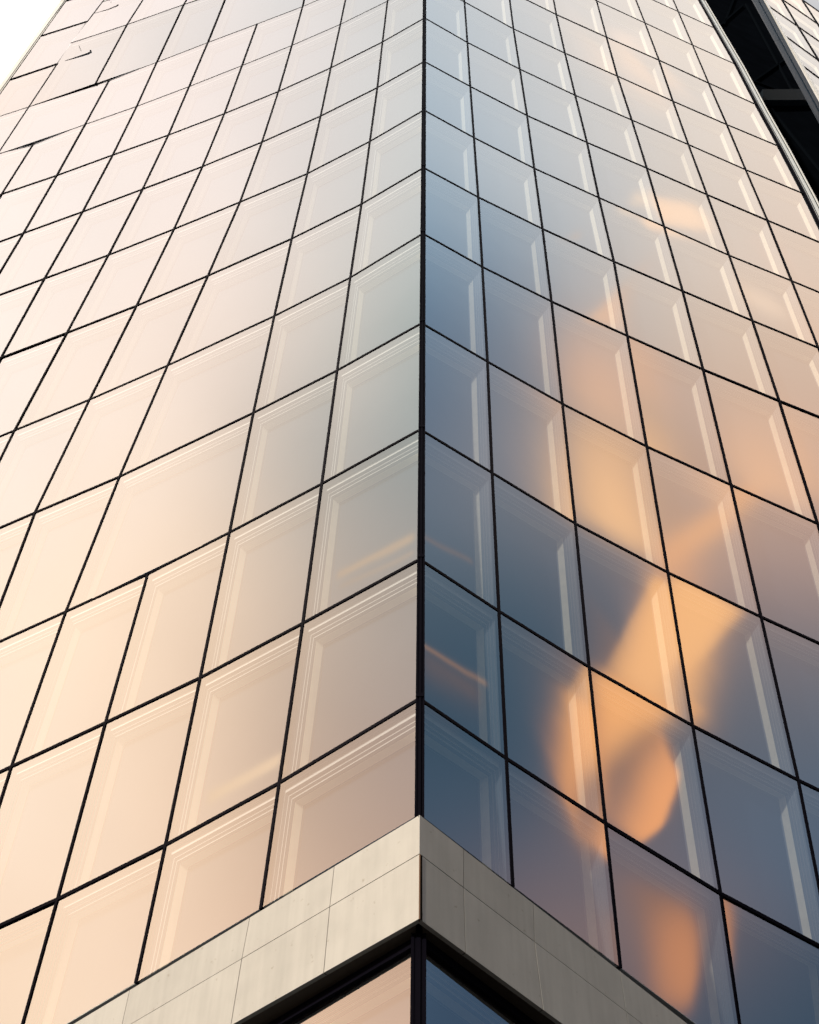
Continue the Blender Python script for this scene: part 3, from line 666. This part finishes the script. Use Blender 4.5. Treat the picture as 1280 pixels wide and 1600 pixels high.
for side, S in (('L', SL), ('R', SR)):
    P = [[at_z(x, y, zs[r]) for x, y in S[r]] for r in range(3)]
    sgn = -1 if side == 'L' else 1
    e = P[1][4] - P[1][0]; e.z = 0; e.normalize()      # both courses run straight back from the corner
    P = [[Vector((P[1][0].x, P[1][0].y, p.z)) + e * (p - P[1][0]).dot(e) for p in row] for row in P]
    for r in range(2):
        for i in range(5):
            tl, tr, br, bl = P[r][i], P[r][i + 1], P[r + 1][i + 1], P[r + 1][i]
            tt = (tr - tl).normalized(); n = tt.cross(Vector((0, 0, 1))).normalized()
            if n.y > 0: n = -n
            q = [bl, br, tr, tl]; w = (tr - tl).length; h = (tl - bl).length
            s, t = JG / w, JG / h
            fr = [bil(q, s, t), bil(q, 1 - s, t), bil(q, 1 - s, 1 - t), bil(q, s, 1 - t)]
            if i == 0: fr[0] = bil(q, 0.0005, t); fr[3] = bil(q, 0.0005, 1 - t)
            pr = 0.0
            back = [p - n * 0.05 for p in fr]; fr = [p + n * (0.0 + random.Random(i * 7 + r).random() * 0.0015) for p in fr]
            bm = bmesh.new(); hexa(bm, fr, back)
            bmesh.ops.bevel(bm, geom=[e for e in bm.edges], offset=0.0015, segments=1, affect='EDGES', clamp_overlap=True)
            bmesh.ops.recalc_face_normals(bm, faces=bm.faces)
            obj('stone_slab', bm, M_STONE, band)
    # backing behind the joints, top ledge and underside
    bm = bmesh.new()
    for i in range(5):
        a, b = P[0][i], P[0][i + 1]; c, d = P[2][i], P[2][i + 1]
        n = (b - a).normalized().cross(Vector((0, 0, 1))).normalized(); n = -n if n.y > 0 else n
        o = 0.012
        A = [c - n * o, d - n * o, b - n * o, a - n * o]; e = 0.03
        dz = Vector((0, 0, 0.004))
        hexa(bm, [A[0] + dz, A[1] + dz, A[2] - dz, A[3] - dz], [p - n * e for p in (A[0] + dz, A[1] + dz, A[2] - dz, A[3] - dz)])
    obj('joint_backing', bm, M_JOINT, band)
    bm = bmesh.new()
    G = TL if side == 'L' else TR
    back = Vector((0, 0.7, 0))
    for i in range(5):
        a, b = P[2][i], P[2][i + 1]
        n = (b - a).normalized().cross(Vector((0, 0, 1))).normalized(); n = -n if n.y > 0 else n
        z0 = Vector((0, 0, 0.03)); z1 = Vector((0, 0, 0.10))
        q = [a - n * 0.045, b - n * 0.045, b - n * 0.045 + back, a - n * 0.045 + back]
        hexa(bm, [p + z0 * 0 + Vector((0, 0, 0.008)) for p in q], [p + z1 for p in q])
    obj('soffit', bm, M_SOFFIT, band)
    bm = bmesh.new()
    for i in range(5):
        a, b = P[0][i], P[0][i + 1]
        n = (b - a).normalized().cross(Vector((0, 0, 1))).normalized(); n = -n if n.y > 0 else n
        q = [a - n * 0.03, b - n * 0.03, b - n * 0.03 + back, a - n * 0.03 + back]
        hexa(bm, [p - Vector((0, 0, 0.05)) for p in q], [p - Vector((0, 0, 0.012)) for p in q])
    obj('top_ledge', bm, M_STONE, band)
# thin bronze arris strip at the corner of the lower course
bm = bmesh.new(); a = at_z(655.8, 1336, zs[1]); box(bm, (a.x - 0.005, DS - 0.003, zs[2] + CAMZ), (a.x + 0.007, DS + 0.04, zs[1] + CAMZ - 0.004))
obj('corner_strip', bm, mat('bronze_strip', (0.16, 0.085, 0.045), 0.5), band)

# ------------------------------------------------------------------ tower edges and solid core
def edge_fin(pts_n, cols_dir, rows_pts, name, width, nrm):
    bm = bmesh.new(); n = len(rows_pts)
    outer = [p + d * width for p, d in zip(rows_pts, cols_dir)]
    mid = [(p + q) / 2 for p, q in zip(rows_pts, outer)]
    ribbon(bm, mid, nrm, width / 2, -0.01, 0.40, 0)
    return bm, outer
# right edge
rr = list(range(0, 15)); P7 = [RN[k][7] for k in rr]
dirs = [(RN[k][7] - RN[k][6]).normalized() for k in rr]; nr = [nn_any(p, 'R', Vector((0.4, -0.9, 0))) for p in P7]
bm, outer = edge_fin(None, dirs, P7, 'edge', 0.34, nr); obj('edge_panel', bm, M_FIN, tower, label='pale narrow panel closing the right edge')
bm = bmesh.new(); ribbon(bm, P7, nr, 0.026, -0.035, 0.06); obj('mullion', bm, M_BLACK, tower)
bm = bmesh.new(); ribbon(bm, [p + d * 0.10 for p, d in zip(P7, dirs)], nr, 0.010, -0.020, 0.0); obj('edge_trim', bm, M_BLACK, tower)
bm = bmesh.new(); ribbon(bm, [p + d * 0.02 for p, d in zip(outer, dirs)], nr, 0.018, -0.03, 0.3); obj('edge_trim', bm, M_ALU, tower)
bm = bmesh.new(); ribbon(bm, [p - d * 0.05 for p, d in zip(outer, dirs)], nr, 0.009, -0.022, 0.0); obj('edge_trim', bm, M_BLACK, tower)
# left edge
PE = [LN[k][11] for k in range(0, 11)] + [EN[i][11] for i in range(5)]; PI = [LN[k][10] for k in range(0, 11)] + [EN[i][10] for i in range(5)]
dl = [(a - b).normalized() for a, b in zip(PE, PI)]; nl = [nn_any(p, 'L', Vector((-.33, -.94, 0)).normalized()) for p in PE]
bm, outer = edge_fin(None, dl, PE, 'edge', 0.30, nl); obj('edge_panel', bm, M_ALU, tower, label='pale narrow panel closing the left edge')
bm = bmesh.new(); ribbon(bm, PE, nl, 0.022, -0.006, 0.06); obj('mullion', bm, M_BLACK, tower)
bm = bmesh.new(); ribbon(bm, [p + d * 0.07 for p, d in zip(PE, dl)], nl, 0.010, -0.020, 0.0); obj('edge_trim', bm, M_BLACK, tower)
# core
bm = bmesh.new()
def prism(bm, poly, z0, z1, mi=0):
    n = len(poly); a = [bm.verts.new((x, y, z0)) for x, y in poly]; b = [bm.verts.new((x, y, z1)) for x, y in poly]
    bm.faces.new(a[::-1]).material_index = mi; bm.faces.new(b).material_index = mi
    for i in range(n):
        j = (i + 1) % n; bm.faces.new([a[i], a[j], b[j], b[i]]).material_index = mi
zt = ZR[13] + CAMZ + 3
prism(bm, [(0, 12.6), (7.2, 16.6), (10.6, 19.0), (10.6, 30), (-14.0, 30), (-14.0, 20.5), (-9, 16.9)], 19.0, zt)
prism(bm, [(0, 12.8), (6.5, 19.2), (9.5, 23.5), (9.5, 30), (-11, 30), (-11, 24), (-7, 19.6)], 0, 18.9)
obj('core_wall', bm, M_DARK, tower)

# ------------------------------------------------------------------ neighbouring tower, upper right
def onplane(px, py, o, n):
    r = ray(px, py); c = Vector((0, 0, CAMZ)); return c + r * ((o - c).dot(n) / r.dot(n))
t7 = (RN[12][7] - RN[12][6]); t7.z = 0; t7.normalize(); n7 = t7.cross(Vector((0, 0, 1))); n7 = -n7 if n7.y > 0 else n7
o2 = RN[12][7] + t7 * 3.0 + n7 * 0.2
nb = thing('neighbouring_tower', 'second tower in the upper right corner, pale glass beside a black side wall', 'building', (o2.x, o2.y, 0))
p2 = lambda x, y: onplane(x, y, o2, n7)
def scale_out(a, b, f): return a + (b - a) * f
# grid: columns (edge, v1, v2, v3) x rows
rows2 = {0: [(1152, -80), (1196, -46), (1253, -1), (1308, 38)], 1: [(1175, -35), (1221, -2), (1278, 37.5), (1333, 76)],
         2: [(1200, 8.6), (1247, 41.4), (1305, 82), (1360, 120)], 3: [(1226, 55.5), (1280, 95), (1335, 135), (1390, 174)],
         4: [(1252.7, 101.6), (1316, 149), (1370, 190), (1424, 228)], 5: [(1281, 152), (1352, 206), (1406, 246), (1460, 284)]}
rowv = [[p2(*q) for q in rows2[k]] for k in rows2]
# snap: columns follow surveyed lines
for k in range(len(rowv) - 1):
    for c in range(3):
        a, b = rowv[k], rowv[k + 1]
        q = (b[c], b[c + 1], a[c + 1], a[c])
        cell = {'q': q, 'n': n7, 'side': 'N', 'row': 0}
        bm = bmesh.new(); frame_bm(bm, cell); w = obj('window', bm, [M_GREY, M_STEP, M_CREAM], nb)
        bm = bmesh.new(); panel_bm(bm, cell); obj('back_panel', bm, M_PANEL, w)
        bm = bmesh.new(); glass_bm(bm, cell); obj('glass_pane', bm, [M_GLASS, M_CLEAR], w)
for c in range(4):
    pts = [rowv[k][c] for k in range(6)]; bm = bmesh.new()
    ribbon(bm, pts, [n7] * 6, 0.03 if c else 0.012, -0.03, 0.05); obj('mullion', bm, M_BLACK, nb)
for k in range(6):
    bm = bmesh.new(); ribbon(bm, rowv[k], [n7] * 4, 0.028, -0.025, 0.048); obj('transom', bm, M_BLACK, nb)
edge = [rowv[k][0] for k in range(6)]; dz_ = (edge[0] - edge[-1]).normalized(); out = (rowv[2][0] - rowv[2][1]).normalized()
edge = [edge[0] + dz_ * 6] + edge + [edge[-1] - dz_ * 14]
bm = bmesh.new(); ribbon(bm, [p + out * 0.06 for p in edge], [n7] * len(edge), 0.06, -0.05, 0.1); obj('edge_trim', bm, M_ALU, nb)
band_o = [p2(x, y) for x, y in ((1150, -50), (1177.7, 0), (1212, 62), (1280, 186), (1340, 290))]
band_i = [p2(x, y) for x, y in ((1168, -50), (1199 - 2, 6), (1226, 61), (1278, 156), (1335, 258))]
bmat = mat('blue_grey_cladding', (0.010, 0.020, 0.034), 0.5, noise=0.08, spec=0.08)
for nm, f0, f1, d in (('edge_cladding', 0.0, 0.52, 0.03), ('edge_cladding', 0.54, 1.0, 0.0)):
    for i in range(4):
        a0, a1 = band_o[i] + (band_i[i] - band_o[i]) * f0, band_o[i] + (band_i[i] - band_o[i]) * f1
        b0, b1 = band_o[i + 1] + (band_i[i + 1] - band_o[i + 1]) * f0, band_o[i + 1] + (band_i[i + 1] - band_o[i + 1]) * f1
        g = (b0 - a0).normalized() * 0.012
        q = [p - n7 * d for p in (b0 - g, b1 - g, a1 + g, a0 + g)]
        bm = bmesh.new(); hexa(bm, q, [p - n7 * 0.06 for p in q]); obj(nm, bm, bmat, nb)
# black side wall in the gap, set back, with a paler beam across
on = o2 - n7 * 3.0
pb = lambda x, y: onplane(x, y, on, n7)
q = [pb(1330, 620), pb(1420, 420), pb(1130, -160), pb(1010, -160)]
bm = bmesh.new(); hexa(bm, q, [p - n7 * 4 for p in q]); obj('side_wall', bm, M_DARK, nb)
bm = bmesh.new(); q = [pb(1189, 166), pb(1268, 165), pb(1250, 148), pb(1186, 149)]
qa = [pb(1186, 157.5), pb(1268, 155), pb(1254, 148.5), pb(1180, 150)]
hexa(bm, [p + n7 * 0.30 for p in q], [p - n7 * 0.02 for p in q]); obj('beam', bm, mat('grey_beam', (0.009, 0.014, 0.019), 0.7, spec=0.02), nb)
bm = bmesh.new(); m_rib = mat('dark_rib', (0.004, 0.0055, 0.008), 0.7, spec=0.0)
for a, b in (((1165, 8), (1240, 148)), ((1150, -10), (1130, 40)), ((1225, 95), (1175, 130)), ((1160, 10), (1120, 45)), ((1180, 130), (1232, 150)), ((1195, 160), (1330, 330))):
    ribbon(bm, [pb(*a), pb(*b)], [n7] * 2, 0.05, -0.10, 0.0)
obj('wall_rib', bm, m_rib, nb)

# ------------------------------------------------------------------ ground
bm = bmesh.new(); face(bm, [(-1500, -1500, 0), (1500, -1500, 0), (1500, 1500, 0), (-1500, 1500, 0)])
o = obj('street', bm, mat('asphalt', (0.05, 0.05, 0.05), 0.9, noise=0.2)); o['kind'] = 'structure'
